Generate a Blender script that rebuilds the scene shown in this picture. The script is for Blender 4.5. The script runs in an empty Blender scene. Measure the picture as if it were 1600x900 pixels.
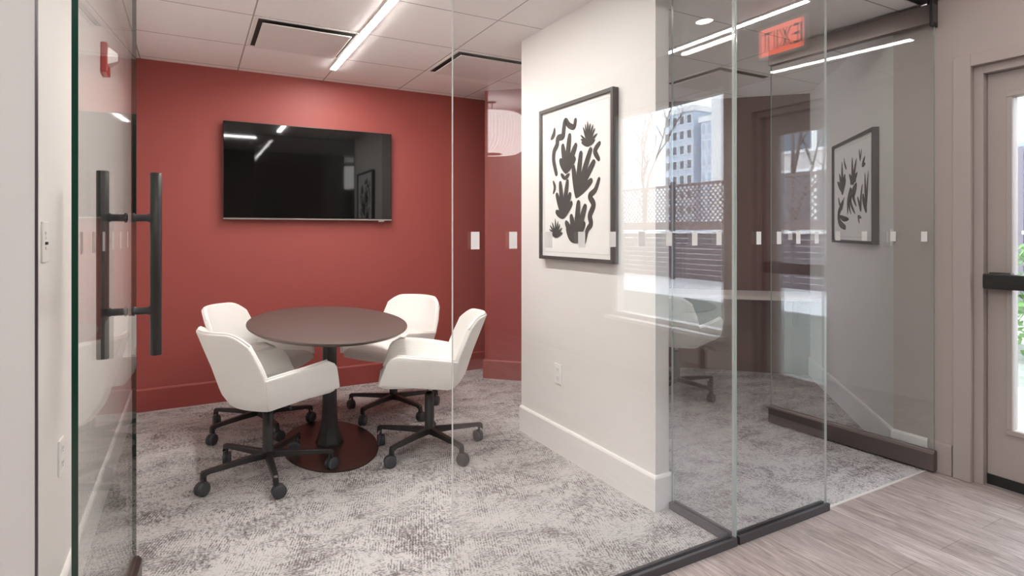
import bpy, bmesh, math, random
from mathutils import Vector, Matrix
random.seed(7)
sc = bpy.context.scene
C = sc.collection
PI = math.pi

# ------------------------------------------------------------------ materials
def new_mat(name):
    m = bpy.data.materials.new(name); m.use_nodes = True
    nt = m.node_tree; nt.nodes.clear()
    out = nt.nodes.new('ShaderNodeOutputMaterial')
    return m, nt, out

def N(nt, t, **kw):
    n = nt.nodes.new(t)
    for k, v in kw.items():
        if k in n.inputs: n.inputs[k].default_value = v
        else: setattr(n, k, v)
    return n

def principled(name, col, rough=0.5, metal=0.0, spec=0.5, bump=None, bump_scale=200, bump_dist=0.001, coat=0.0):
    m, nt, out = new_mat(name)
    p = N(nt, 'ShaderNodeBsdfPrincipled')
    p.inputs['Base Color'].default_value = (*col, 1); p.inputs['Roughness'].default_value = rough
    p.inputs['Metallic'].default_value = metal; p.inputs['Specular IOR Level'].default_value = spec
    p.inputs['Coat Weight'].default_value = coat
    if bump:
        tc = N(nt, 'ShaderNodeTexCoord')
        n = N(nt, 'ShaderNodeTexNoise'); n.inputs['Scale'].default_value = bump_scale; n.inputs['Detail'].default_value = 3
        b = N(nt, 'ShaderNodeBump'); b.inputs['Strength'].default_value = bump; b.inputs['Distance'].default_value = bump_dist
        nt.links.new(tc.outputs['Object'], n.inputs['Vector']); nt.links.new(n.outputs['Fac'], b.inputs['Height'])
        nt.links.new(b.outputs['Normal'], p.inputs['Normal'])
    nt.links.new(p.outputs[0], out.inputs[0])
    return m

def emission(name, col, strength):
    m, nt, out = new_mat(name)
    e = N(nt, 'ShaderNodeEmission'); e.inputs[0].default_value = (*col, 1); e.inputs[1].default_value = strength
    nt.links.new(e.outputs[0], out.inputs[0]); return m

def glass(name, ior, tint):
    """flat architectural glass: clear straight-through transmission, mirror reflection by Fresnel on both faces"""
    m, nt, out = new_mat(name)
    tr = N(nt, 'ShaderNodeBsdfTransparent'); tr.inputs[0].default_value = (*tint, 1)
    gl = N(nt, 'ShaderNodeBsdfGlossy'); gl.inputs['Roughness'].default_value = 0.0
    geo = N(nt, 'ShaderNodeNewGeometry')
    mr = N(nt, 'ShaderNodeMapRange')
    mr.inputs['To Min'].default_value = ior; mr.inputs['To Max'].default_value = 1 / ior
    fr = N(nt, 'ShaderNodeFresnel'); mx = N(nt, 'ShaderNodeMixShader')
    L = nt.links.new
    L(geo.outputs['Backfacing'], mr.inputs['Value']); L(mr.outputs['Result'], fr.inputs['IOR'])
    L(fr.outputs[0], mx.inputs[0]); L(tr.outputs[0], mx.inputs[1]); L(gl.outputs[0], mx.inputs[2])
    L(mx.outputs[0], out.inputs[0]); return m

def ramp(nt, stops):
    r = N(nt, 'ShaderNodeValToRGB'); e = r.color_ramp.elements
    while len(e) < len(stops): e.new(0.5)
    for i, (p, c) in enumerate(stops): e[i].position = p; e[i].color = (*c, 1)
    return r

def carpet_mat():
    m, nt, out = new_mat('distressed_carpet'); L = nt.links.new
    p = N(nt, 'ShaderNodeBsdfPrincipled'); p.inputs['Roughness'].default_value = 0.95; p.inputs['Specular IOR Level'].default_value = 0.1
    tc = N(nt, 'ShaderNodeTexCoord')
    mp = N(nt, 'ShaderNodeMapping'); mp.inputs['Scale'].default_value = (0.95, 1.5, 1)
    L(tc.outputs['Object'], mp.inputs['Vector'])
    big = N(nt, 'ShaderNodeTexNoise'); big.inputs['Scale'].default_value = 4.2; big.inputs['Detail'].default_value = 10; big.inputs['Roughness'].default_value = 0.76
    big.inputs['Distortion'].default_value = 0.5
    L(mp.outputs[0], big.inputs['Vector'])
    mp2 = N(nt, 'ShaderNodeMapping'); mp2.inputs['Scale'].default_value = (30, 75, 1); mp2.inputs['Rotation'].default_value = (0, 0, 0.25)
    L(tc.outputs['Object'], mp2.inputs['Vector'])
    hatch = N(nt, 'ShaderNodeTexNoise'); hatch.inputs['Scale'].default_value = 1.0; hatch.inputs['Detail'].default_value = 5; hatch.inputs['Roughness'].default_value = 0.75
    L(mp2.outputs[0], hatch.inputs['Vector'])
    mp3 = N(nt, 'ShaderNodeMapping'); mp3.inputs['Scale'].default_value = (70, 24, 1); mp3.inputs['Rotation'].default_value = (0, 0, 0.1)
    L(tc.outputs['Object'], mp3.inputs['Vector'])
    hatch2 = N(nt, 'ShaderNodeTexNoise'); hatch2.inputs['Scale'].default_value = 1.0; hatch2.inputs['Detail'].default_value = 4
    L(mp3.outputs[0], hatch2.inputs['Vector'])
    # half-metre carpet tiles turned quarter by quarter pick one hatch direction or the other
    ck = N(nt, 'ShaderNodeTexChecker'); ck.inputs['Scale'].default_value = 2.0
    ck.inputs['Color1'].default_value = (0, 0, 0, 1); ck.inputs['Color2'].default_value = (1, 1, 1, 1)
    L(tc.outputs['Object'], ck.inputs['Vector'])
    mh = N(nt, 'ShaderNodeMix'); mh.data_type = 'FLOAT'
    L(ck.outputs['Fac'], mh.inputs['Factor']); L(hatch.outputs['Fac'], mh.inputs[2]); L(hatch2.outputs['Fac'], mh.inputs[3])
    pile = N(nt, 'ShaderNodeTexVoronoi'); pile.inputs['Scale'].default_value = 95
    L(tc.outputs['Object'], pile.inputs['Vector'])
    wv = []
    for rz in (0.35, 1.75):
        wm = N(nt, 'ShaderNodeMapping'); wm.inputs['Rotation'].default_value = (0, 0, rz); L(tc.outputs['Object'], wm.inputs['Vector'])
        w_ = N(nt, 'ShaderNodeTexWave'); w_.inputs['Scale'].default_value = 27; w_.inputs['Distortion'].default_value = 5; w_.inputs['Detail'].default_value = 3; w_.inputs['Detail Scale'].default_value = 2.5
        L(wm.outputs[0], w_.inputs['Vector']); wv.append(w_)
    pick = N(nt, 'ShaderNodeTexNoise'); pick.inputs['Scale'].default_value = 7; L(tc.outputs['Object'], pick.inputs['Vector'])
    pk = N(nt, 'ShaderNodeMapRange'); pk.inputs['From Min'].default_value = 0.46; pk.inputs['From Max'].default_value = 0.54; L(pick.outputs['Fac'], pk.inputs['Value'])
    wmix = N(nt, 'ShaderNodeMix'); wmix.data_type = 'FLOAT'
    L(pk.outputs[0], wmix.inputs['Factor']); L(wv[0].outputs['Fac'], wmix.inputs[2]); L(wv[1].outputs['Fac'], wmix.inputs[3])
    hm2 = N(nt, 'ShaderNodeMath', operation='MULTIPLY_ADD'); hm2.inputs[1].default_value = 0.30
    off = N(nt, 'ShaderNodeMath', operation='SUBTRACT'); off.inputs[1].default_value = 0.5
    L(wmix.outputs[0], off.inputs[0]); L(off.outputs[0], hm2.inputs[0]); L(mh.outputs[0], hm2.inputs[2])
    a = N(nt, 'ShaderNodeMath', operation='MULTIPLY_ADD'); a.inputs[1].default_value = 0.72
    L(hm2.outputs[0], a.inputs[0]); L(big.outputs['Fac'], a.inputs[2])
    b = N(nt, 'ShaderNodeMath', operation='MULTIPLY_ADD'); b.inputs[1].default_value = 0.28
    L(pile.outputs['Distance'], b.inputs[0]); L(a.outputs[0], b.inputs[2])
    r = ramp(nt, [(0.56, (0.075, 0.060, 0.060)), (0.70, (0.145, 0.124, 0.124)), (0.85, (0.265, 0.242, 0.24)), (1.0, (0.54, 0.52, 0.515))])
    lo = N(nt, 'ShaderNodeTexNoise'); lo.inputs['Scale'].default_value = 2.1; lo.inputs['Detail'].default_value = 4
    L(mp.outputs[0], lo.inputs['Vector'])
    lo2 = N(nt, 'ShaderNodeMath', operation='MULTIPLY_ADD'); lo2.inputs[1].default_value = 0.24
    L(lo.outputs['Fac'], lo2.inputs[0]); L(b.outputs[0], lo2.inputs[2])
    sh = N(nt, 'ShaderNodeMath', operation='MULTIPLY'); sh.inputs[1].default_value = 0.842
    L(lo2.outputs[0], sh.inputs[0]); L(sh.outputs[0], r.inputs[0])
    L(r.outputs[0], p.inputs['Base Color'])
    bp = N(nt, 'ShaderNodeBump'); bp.inputs['Strength'].default_value = 0.6; bp.inputs['Distance'].default_value = 0.004
    L(b.outputs[0], bp.inputs['Height']); L(bp.outputs[0], p.inputs['Normal'])
    L(p.outputs[0], out.inputs[0]); return m

def plank_mat():
    m, nt, out = new_mat('vinyl_planks'); L = nt.links.new
    p = N(nt, 'ShaderNodeBsdfPrincipled'); p.inputs['Roughness'].default_value = 0.42
    tc = N(nt, 'ShaderNodeTexCoord')
    mp = N(nt, 'ShaderNodeMapping'); mp.inputs['Rotation'].default_value = (0, 0, PI / 2)
    L(tc.outputs['Object'], mp.inputs['Vector'])
    br = N(nt, 'ShaderNodeTexBrick'); br.offset = 0.37
    br.inputs['Scale'].default_value = 1.0; br.inputs['Brick Width'].default_value = 1.22; br.inputs['Row Height'].default_value = 0.178
    br.inputs['Mortar Size'].default_value = 0.0012; br.inputs['Mortar Smooth'].default_value = 0.1
    br.inputs['Color1'].default_value = (0.32, 0.26, 0.24, 1); br.inputs['Color2'].default_value = (0.41, 0.345, 0.325, 1)
    br.inputs['Mortar'].default_value = (0.16, 0.12, 0.105, 1)
    L(mp.outputs[0], br.inputs['Vector'])
    mp2 = N(nt, 'ShaderNodeMapping'); mp2.inputs['Scale'].default_value = (17, 1.5, 1)
    L(tc.outputs['Object'], mp2.inputs['Vector'])
    gr = N(nt, 'ShaderNodeTexNoise'); gr.inputs['Scale'].default_value = 1.6; gr.inputs['Detail'].default_value = 9; gr.inputs['Roughness'].default_value = 0.7; gr.inputs['Distortion'].default_value = 2.6
    L(mp2.outputs[0], gr.inputs['Vector'])
    r = ramp(nt, [(0.30, (0.38, 0.36, 0.36)), (0.43, (0.82, 0.81, 0.81)), (0.55, (1.12, 1.12, 1.13)), (0.70, (1.6, 1.63, 1.68))])
    L(gr.outputs['Fac'], r.inputs[0])
    mx = N(nt, 'ShaderNodeMix'); mx.data_type = 'RGBA'; mx.blend_type = 'MULTIPLY'; mx.inputs['Factor'].default_value = 1.0
    L(br.outputs['Color'], mx.inputs[6]); L(r.outputs[0], mx.inputs[7]); L(mx.outputs[2], p.inputs['Base Color'])
    bp = N(nt, 'ShaderNodeBump'); bp.inputs['Strength'].default_value = 0.25; bp.inputs['Distance'].default_value = 0.002
    L(gr.outputs['Fac'], bp.inputs['Height']); L(bp.outputs[0], p.inputs['Normal'])
    L(p.outputs[0], out.inputs[0]); return m

def tile_ceiling_mat(name, ox, oy):
    m, nt, out = new_mat(name); L = nt.links.new
    p = N(nt, 'ShaderNodeBsdfPrincipled'); p.inputs['Roughness'].default_value = 0.9; p.inputs['Specular IOR Level'].default_value = 0.1
    tc = N(nt, 'ShaderNodeTexCoord')
    mp = N(nt, 'ShaderNodeMapping'); mp.inputs['Location'].default_value = (ox, oy, 0)
    L(tc.outputs['Object'], mp.inputs['Vector'])
    br = N(nt, 'ShaderNodeTexBrick'); br.offset = 0.0
    br.inputs['Scale'].default_value = 1.0; br.inputs['Brick Width'].default_value = 0.635; br.inputs['Row Height'].default_value = 0.61
    br.inputs['Mortar Size'].default_value = 0.0045; br.inputs['Mortar Smooth'].default_value = 0.2
    br.inputs['Color1'].default_value = (0.93, 0.915, 0.90, 1); br.inputs['Color2'].default_value = (0.93, 0.915, 0.90, 1)
    br.inputs['Mortar'].default_value = (0.42, 0.39, 0.38, 1)
    L(mp.outputs[0], br.inputs['Vector']); L(br.outputs['Color'], p.inputs['Base Color'])
    n = N(nt, 'ShaderNodeTexNoise'); n.inputs['Scale'].default_value = 160
    L(tc.outputs['Object'], n.inputs['Vector'])
    b = N(nt, 'ShaderNodeBump'); b.inputs['Strength'].default_value = 0.15; b.inputs['Distance'].default_value = 0.001
    L(n.outputs['Fac'], b.inputs['Height']); L(b.outputs[0], p.inputs['Normal'])
    L(p.outputs[0], out.inputs[0]); return m

def fabric_mat(name, col):
    m, nt, out = new_mat(name); L = nt.links.new
    p = N(nt, 'ShaderNodeBsdfPrincipled'); p.inputs['Roughness'].default_value = 0.85; p.inputs['Specular IOR Level'].default_value = 0.2
    p.inputs['Base Color'].default_value = (*col, 1); p.inputs['Sheen Weight'].default_value = 0.15
    tc = N(nt, 'ShaderNodeTexCoord')
    w = N(nt, 'ShaderNodeTexWave'); w.bands_direction = 'Z'; w.inputs['Scale'].default_value = 42; w.inputs['Distortion'].default_value = 1.2; w.inputs['Detail'].default_value = 2; w.inputs['Detail Scale'].default_value = 4
    b = N(nt, 'ShaderNodeBump'); b.inputs['Strength'].default_value = 0.35; b.inputs['Distance'].default_value = 0.002
    L(tc.outputs['Object'], w.inputs['Vector']); L(w.outputs['Fac'], b.inputs['Height']); L(b.outputs[0], p.inputs['Normal'])
    L(p.outputs[0], out.inputs[0]); return m

def brick_mat():
    m, nt, out = new_mat('facade_brick'); L = nt.links.new
    p = N(nt, 'ShaderNodeBsdfPrincipled'); p.inputs['Roughness'].default_value = 0.9
    tc = N(nt, 'ShaderNodeTexCoord')
    mp = N(nt, 'ShaderNodeMapping'); mp.inputs['Rotation'].default_value = (PI / 2, 0, PI / 2)
    L(tc.outputs['Object'], mp.inputs['Vector'])
    br = N(nt, 'ShaderNodeTexBrick'); br.inputs['Scale'].default_value = 1.0; br.inputs['Brick Width'].default_value = 0.42; br.inputs['Row Height'].default_value = 0.16
    br.inputs['Mortar Size'].default_value = 0.015
    br.inputs['Color1'].default_value = (0.42, 0.22, 0.17, 1); br.inputs['Color2'].default_value = (0.52, 0.31, 0.25, 1); br.inputs['Mortar'].default_value = (0.6, 0.55, 0.52, 1)
    L(mp.outputs[0], br.inputs['Vector']); L(br.outputs['Color'], p.inputs['Base Color']); L(p.outputs[0], out.inputs[0]); return m

def noise_mat(name, c1, c2, scale, rough=0.9, sx=1, sy=1, sz=1):
    m, nt, out = new_mat(name); L = nt.links.new
    p = N(nt, 'ShaderNodeBsdfPrincipled'); p.inputs['Roughness'].default_value = rough
    tc = N(nt, 'ShaderNodeTexCoord'); mp = N(nt, 'ShaderNodeMapping'); mp.inputs['Scale'].default_value = (sx, sy, sz)
    n = N(nt, 'ShaderNodeTexNoise'); n.inputs['Scale'].default_value = scale; n.inputs['Detail'].default_value = 8; n.inputs['Roughness'].default_value = 0.7
    r = ramp(nt, [(0.3, c1), (0.7, c2)])
    L(tc.outputs['Object'], mp.inputs['Vector']); L(mp.outputs[0], n.inputs['Vector']); L(n.outputs['Fac'], r.inputs[0]); L(r.outputs[0], p.inputs['Base Color']); L(p.outputs[0], out.inputs[0]); return m

M = dict(
    white=principled('white_wall_paint', (0.80, 0.775, 0.75), 0.6, bump=0.08, bump_scale=350),
    trim=principled('white_trim_paint', (0.84, 0.82, 0.80), 0.42),
    red=principled('red_wall_paint', (0.335, 0.070, 0.060), 0.55, bump=0.08, bump_scale=350),
    redtrim=principled('red_trim_paint', (0.315, 0.065, 0.056), 0.4),
    maroon=principled('shaded_red_wall_paint', (0.11, 0.045, 0.042), 0.6),  # red wall paint with its shade put into a darker colour
    greige=principled('shaded_white_wall_paint', (0.43, 0.375, 0.345), 0.6, bump=0.08, bump_scale=350),  # white wall paint with the low corridor light put into the colour
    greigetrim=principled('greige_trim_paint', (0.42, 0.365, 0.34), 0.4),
    brown=principled('dark_brown_panelling', (0.07, 0.05, 0.042), 0.6),
    corridor=principled('corridor_paint', (0.66, 0.64, 0.625), 0.6),
    corridor_ceiling=principled('corridor_ceiling_paint', (0.72, 0.70, 0.69), 0.8),
    carpet=carpet_mat(), plank=plank_mat(),
    tiles=tile_ceiling_mat('ceiling_tiles', -0.309 , -4.24 + 0.0),
    white_cap=principled('white_powder_coat', (0.82, 0.80, 0.78), 0.45),
    fabric=fabric_mat('cream_woven_fabric', (0.88, 0.86, 0.825)),
    piping=principled('cream_piping', (0.88, 0.86, 0.83), 0.6),
    black=principled('black_metal', (0.018, 0.017, 0.016), 0.38),
    black_plastic=principled('black_plastic', (0.03, 0.031, 0.034), 0.5),
    wheel=principled('caster_tread', (0.05, 0.052, 0.058), 0.45),
    chrome=principled('chrome', (0.75, 0.75, 0.75), 0.15, 1.0),
    table=principled('dark_brown_laminate', (0.105, 0.078, 0.07), 0.42),
    tablebase=principled('dark_bronze_coat', (0.045, 0.028, 0.023), 0.3),
    screen=principled('tv_screen', (0.004, 0.004, 0.004), 0.035, spec=0.6),
    bezel=principled('tv_bezel', (0.02, 0.019, 0.018), 0.3),
    tvstrip=principled('tv_bottom_strip', (0.45, 0.42, 0.40), 0.3, 0.7),
    frame=principled('charcoal_wood_frame', (0.055, 0.048, 0.045), 0.5),
    paper=principled('white_print_paper', (0.84, 0.83, 0.81), 0.7),
    mat_edge=principled('paper_edge', (0.6, 0.59, 0.57), 0.7),
    ink=principled('charcoal_ink', (0.045, 0.04, 0.037), 0.8),
    bronze=principled('bronze_anodised_metal', (0.19, 0.155, 0.145), 0.3, 0.85),
    header=principled('black_header_metal', (0.012, 0.012, 0.012), 0.45),
    channel=principled('dark_floor_channel', (0.09, 0.08, 0.085), 0.35, 0.7),
    pane=glass('partition_glass', 1.85, (0.985, 0.99, 0.988)), doorpane=glass('door_glass', 1.2, (0.975, 0.985, 0.98)),
    lite=glass('exterior_glass', 1.5, (0.97, 0.985, 0.985)),
    edge_pale=principled('whitish_glass_edge', (0.55, 0.60, 0.58), 0.15),
    edge_dark=principled('green_glass_edge', (0.006, 0.03, 0.02), 0.12),
    edge_light=principled('pale_glass_edge', (0.36, 0.42, 0.40), 0.15),
    edge_teal=principled('teal_glass_edge', (0.07, 0.17, 0.17), 0.12),
    sticker=principled('white_sticker', (0.78, 0.77, 0.75), 0.6),
    led=emission('led_diffuser', (1.0, 0.96, 0.915), 118.0),
    led2=emission('led_diffuser_cool', (1.0, 0.97, 0.94), 23.0),
    led3=emission('led_diffuser_corridor', (1.0, 0.97, 0.945), 105.0),
    led4=emission('led_fill_diffuser', (1.0, 0.95, 0.91), 26.0),
    down=emission('downlight_lens', (1.0, 0.95, 0.9), 14.0),
    lamp=None, exitred=emission('exit_sign_glow', (1.0, 0.19, 0.12), 2.4),
    exitletter=principled('exit_letter', (0.25, 0.2, 0.2), 0.5),
    alarmred=principled('alarm_red_plastic', (0.45, 0.02, 0.02), 0.35),
    lens=principled('strobe_lens', (0.75, 0.75, 0.74), 0.15),
    plate=principled('device_plate', (0.83, 0.82, 0.80), 0.4),
    slot=principled('dark_slot', (0.02, 0.018, 0.017), 0.8),
    recess=principled('recess_shade', (0.05, 0.042, 0.04), 0.8),
    desk=principled('pale_desk_laminate', (0.72, 0.66, 0.62), 0.3),
    fence=principled('brown_fence_stain', (0.20, 0.145, 0.135), 0.8),
    fencedark=principled('dark_fence_board', (0.10, 0.085, 0.10), 0.8),
    rail=principled('pale_rail', (0.75, 0.74, 0.74), 0.5),
    concrete=noise_mat('concrete_paving', (0.55, 0.55, 0.56), (0.7, 0.7, 0.7), 5),
    grass=noise_mat('winter_grass', (0.10, 0.115, 0.09), (0.21, 0.215, 0.19), 9),
    brick=brick_mat(), concretewhite=principled('white_render', (0.86, 0.85, 0.84), 0.8),
    towerglass=principled('tower_glass', (0.42, 0.52, 0.64), 0.2),
    tower=principled('tower_panels', (0.55, 0.62, 0.72), 0.6),
    windowdark=principled('dark_window_glass', (0.12, 0.14, 0.17), 0.15),
    bark=principled('grey_bark', (0.16, 0.13, 0.12), 0.9),
    leaf=noise_mat('green_foliage', (0.04, 0.10, 0.025), (0.15, 0.26, 0.08), 14),
    strip=principled('beige_transition_strip', (0.62, 0.58, 0.55), 0.4),
    blue=glass('daylight_blue_glass', 1.45, (0.10, 0.20, 0.55)),
)
def lamp_mat():
    m, nt, out = new_mat('wavy_paper_shade'); L = nt.links.new
    e = N(nt, 'ShaderNodeEmission'); e.inputs[1].default_value = 3.0
    tc = N(nt, 'ShaderNodeTexCoord'); w = N(nt, 'ShaderNodeTexWave'); w.inputs['Scale'].default_value = 9; w.inputs['Distortion'].default_value = 3.5; w.inputs['Detail'].default_value = 2
    r = ramp(nt, [(0.0, (0.7, 0.69, 0.67)), (0.5, (1, 0.98, 0.95))])
    L(tc.outputs['Object'], w.inputs['Vector']); L(w.outputs['Fac'], r.inputs[0]); L(r.outputs[0], e.inputs[0]); L(e.outputs[0], out.inputs[0]); return m
M['lamp'] = lamp_mat()

# ------------------------------------------------------------------ mesh helpers
def bx(bm, x0, x1, y0, y1, z0, z1, mi=0, mtx=None):
    vs = [Vector((x, y, z)) for z in (z0, z1) for y in (y0, y1) for x in (x0, x1)]
    if mtx: vs = [mtx @ v for v in vs]
    v = [bm.verts.new(c) for c in vs]
    fs = []
    for q in ((0, 2, 3, 1), (4, 5, 7, 6), (0, 1, 5, 4), (2, 6, 7, 3), (0, 4, 6, 2), (1, 3, 7, 5)):
        f = bm.faces.new([v[i] for i in q]); f.material_index = mi; fs.append(f)
    return fs

def prism(bm, poly, z0, z1, mi=0):
    a = sum(poly[i][0] * poly[(i + 1) % len(poly)][1] - poly[(i + 1) % len(poly)][0] * poly[i][1] for i in range(len(poly)))
    if a < 0: poly = poly[::-1]
    b = [bm.verts.new((x, y, z0)) for x, y in poly]; t = [bm.verts.new((x, y, z1)) for x, y in poly]
    n = len(poly)
    fs = [bm.faces.new(b[::-1]), bm.faces.new(t)]
    for i in range(n): fs.append(bm.faces.new((b[i], b[(i + 1) % n], t[(i + 1) % n], t[i])))
    for f in fs: f.material_index = mi
    return fs

def lathe(bm, prof, seg=32, mtx=None, sx=1.0, sy=1.0, mi=0):
    """prof: list of (radius, z); caps closed when the radius is 0"""
    rings = []
    for r, z in prof:
        if r < 1e-6:
            c = Vector((0, 0, z)); rings.append([bm.verts.new(mtx @ c if mtx else c)])
        else:
            ring = []
            for k in range(seg):
                a = 2 * PI * k / seg; c = Vector((r * sx * math.cos(a), r * sy * math.sin(a), z))
                ring.append(bm.verts.new(mtx @ c if mtx else c))
            rings.append(ring)
    for a, b in zip(rings, rings[1:]):
        for k in range(seg):
            k2 = (k + 1) % seg
            if len(a) == 1 and len(b) == 1: continue
            if len(a) == 1: f = bm.faces.new((a[0], b[k2], b[k]))
            elif len(b) == 1: f = bm.faces.new((a[k], a[k2], b[0]))
            else: f = bm.faces.new((a[k], a[k2], b[k2], b[k]))
            f.material_index = mi; f.smooth = True

def tube(bm, pts, r, seg=10, closed=False, mi=0):
    pts = [Vector(p) for p in pts]; n = len(pts); rings = []
    rad = r if isinstance(r, (list, tuple)) else [r] * n
    up0 = None
    for i, p in enumerate(pts):
        if closed: t = pts[(i + 1) % n] - pts[i - 1]
        else: t = pts[min(i + 1, n - 1)] - pts[max(i - 1, 0)]
        t.normalize()
        if up0 is None:
            up0 = Vector((0, 0, 1)) if abs(t.z) < 0.9 else Vector((1, 0, 0))
        s = t.cross(up0)
        if s.length < 1e-4: s = t.cross(Vector((0, 1, 0)))
        s.normalize(); u = s.cross(t).normalized(); up0 = u
        rings.append([bm.verts.new(p + rad[i] * (math.cos(2 * PI * k / seg) * s + math.sin(2 * PI * k / seg) * u)) for k in range(seg)])
    m = n if closed else n - 1
    for i in range(m):
        a, b = rings[i], rings[(i + 1) % n]
        for k in range(seg):
            f = bm.faces.new((a[k], b[k], b[(k + 1) % seg], a[(k + 1) % seg])); f.smooth = True; f.material_index = mi
    if not closed:
        f = bm.faces.new(rings[0]); f.material_index = mi
        f = bm.faces.new(rings[-1][::-1]); f.material_index = mi

def obj(name, bm, mats, parent=None, bevel=0.0, seg=2, smooth=False):
    me = bpy.data.meshes.new(name)
    bmesh.ops.recalc_face_normals(bm, faces=bm.faces[:])
    bm.to_mesh(me); bm.free()
    for m in (mats if isinstance(mats, (list, tuple)) else [mats]): me.materials.append(m)
    if smooth:
        for p in me.polygons: p.use_smooth = True
    o = bpy.data.objects.new(name, me); C.objects.link(o)
    if parent: o.parent = parent
    if bevel:
        b = o.modifiers.new('bevel', 'BEVEL'); b.width = bevel; b.segments = seg; b.limit_method = 'ANGLE'; b.angle_limit = math.radians(40)
        b.harden_normals = False
    return o

def box(name, dims, mat, parent=None, bevel=0.0, seg=2, mtx=None):
    bm = bmesh.new(); bx(bm, *dims, mtx=mtx); return obj(name, bm, mat, parent, bevel, seg)

def tag(o, label, cat, group=None):
    o['label'] = label; o['category'] = cat
    if group: o['group'] = group
    return o

def thing(name, label, cat, loc=(0, 0, 0), rz=0.0, group=None):
    o = bpy.data.objects.new(name, None); C.objects.link(o); o.empty_display_size = 0.1
    o.location = loc; o.rotation_euler = (0, 0, rz); return tag(o, label, cat, group)

def struct(name, bm, mats, bevel=0.0, parent=None):
    o = obj(name, bm, mats, parent, bevel)
    if parent is None: o['kind'] = 'structure'
    return o

def dup(root, loc, rz, label=None, group=None):
    r = root.copy(); C.objects.link(r); r.location = loc; r.rotation_euler = (0, 0, rz)
    if label: r['label'] = label
    if group: r['group'] = group
    for ch in list(root.children):
        c = ch.copy(); C.objects.link(c); c.parent = r
        for g in ch.children:
            d = g.copy(); C.objects.link(d); d.parent = c
    return r

# ------------------------------------------------------------------ the setting
H = 2.54          # ceiling of the two meeting rooms
HC = 2.80         # ceiling of the corridor
FY = 1.66         # line of the glass front
A = Vector((3.53, 1.85)); B = Vector((4.87, 3.26))       # slanted wall of the right-hand room

bm = bmesh.new(); prism(bm, [(-0.5, FY), (6.0, FY), (6.0, 6.2), (-0.5, 6.2)], -0.05, 0.0); struct('floor', bm, M['carpet'])
bm = bmesh.new(); prism(bm, [(-4.1, -5.1), (3.70, -5.1), (3.70, FY), (-4.1, FY)], -0.05, -0.001); struct('floor_corridor', bm, M['plank'])
bm = bmesh.new(); bx(bm, 2.6, 3.53, FY - 0.006, FY + 0.006, -0.004, 0.003); struct('trim_1', bm, M['strip'])
bm = bmesh.new(); prism(bm, [(-0.5, 1.70), (6.0, 1.70), (6.0, 6.2), (-0.5, 6.2)], H, H + 0.05); struct('ceiling', bm, M['tiles'])
bm = bmesh.new(); prism(bm, [(-4.1, -5.1), (3.70, -5.1), (3.70, 1.72), (-4.1, 1.72)], HC, HC + 0.05); struct('ceiling_corridor', bm, M['corridor_ceiling'])

def wall(name, poly, z0, z1, mat):
    bm = bmesh.new(); prism(bm, poly, z0, z1); return struct(name, bm, mat)

wall('wall_left', [(-0.5, 1.668), (-0.38, 1.668), (-0.38, 5.05), (-0.5, 5.05)], 0, H, M['white'])
wall('gap_shadow_strip', [(-0.309, 1.656), (-0.305, 1.656), (-0.305, 1.668), (-0.309, 1.668)], 0, H, M['channel'])  # dark strip drawn in for the shadow line of the gap
wall('wall_back', [(-0.38, 4.93), (2.62, 4.93), (2.62, 5.05), (-0.38, 5.05)], 0, H, M['red'])
wall('wall_back_angled', [(2.27, 4.60), (2.75, 4.12), (3.0, 4.6), (2.60, 4.93)], 0, H, M['red'])
wall('wall_partition', [(1.885, 2.03), (1.968, 2.03), (1.968, 3.25), (2.78, 4.06), (2.70, 4.14), (1.885, 3.28)], 0, H, M['white'])
wall('wall_far_right', [(4.87, 3.26), (5.0, 3.39), (3.05, 5.34), (2.9, 5.23)], 0, H, M['maroon'])
wall('wall_right_slanted', [(3.53, 1.85), (4.87, 3.26), (5.0, 3.2), (3.70, 1.83)], 0, H, M['white'])
wall('wall_front', [(-4.1, 1.60), (-0.365, 1.60), (-0.309, 1.655), (-0.309, 1.668), (-4.1, 1.668)], 0, HC, M['corridor'])
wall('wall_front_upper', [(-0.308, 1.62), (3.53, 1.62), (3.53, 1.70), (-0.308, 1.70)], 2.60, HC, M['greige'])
wall('wall_south', [(-4.1, -2.12), (2.66, -2.12), (2.66, -2.0), (-4.1, -2.0)], 0, HC, M['brown'])
wall('wall_west', [(-4.1, -2.0), (-4.0, -2.0), (-4.0, 1.60), (-4.1, 1.60)], 0, HC, M['brown'])
wall('wall_lobby_left', [(1.4, -5.0), (1.5, -5.0), (1.5, -2.12), (1.4, -2.12)], 0, HC, M['corridor'])
bm = bmesh.new()
for d in ((1.5, 2.70, 0, HC), (3.12, 3.53, 0, HC), (2.70, 3.12, 0, 0.15), (2.70, 3.12, 2.05, HC)): bx(bm, d[0], d[1], -5.1, -5.0, d[2], d[3])
struct('wall_lobby_back', bm, M['brown'])
# right-hand outside wall with the exit-door opening and the corridor window opening
DY0, DY1, DZ = 0.53, 1.466, 2.15
WY0, WY1, WZ0, WZ1 = -1.08, 0.25, 0.50, 2.41
bm = bmesh.new()
for y0, y1, z0, z1 in ((DY1, 1.66, 0, HC), (DY0, DY1, DZ, HC), (WY1, DY0, 0, HC), (WY0, WY1, 0, WZ0), (WY0, WY1, WZ1, HC), (-5.1, WY0, 0, HC)):
    bx(bm, 3.53, 3.68, y0, y1, z0, z1)
bmesh.ops.remove_doubles(bm, verts=bm.verts[:], dist=1e-5)
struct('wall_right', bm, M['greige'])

wall('wall_right_reveal', [(3.53, 1.66), (3.68, 1.66), (3.70, 1.83), (3.53, 1.85)], 0, H, M['greige'])

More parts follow.
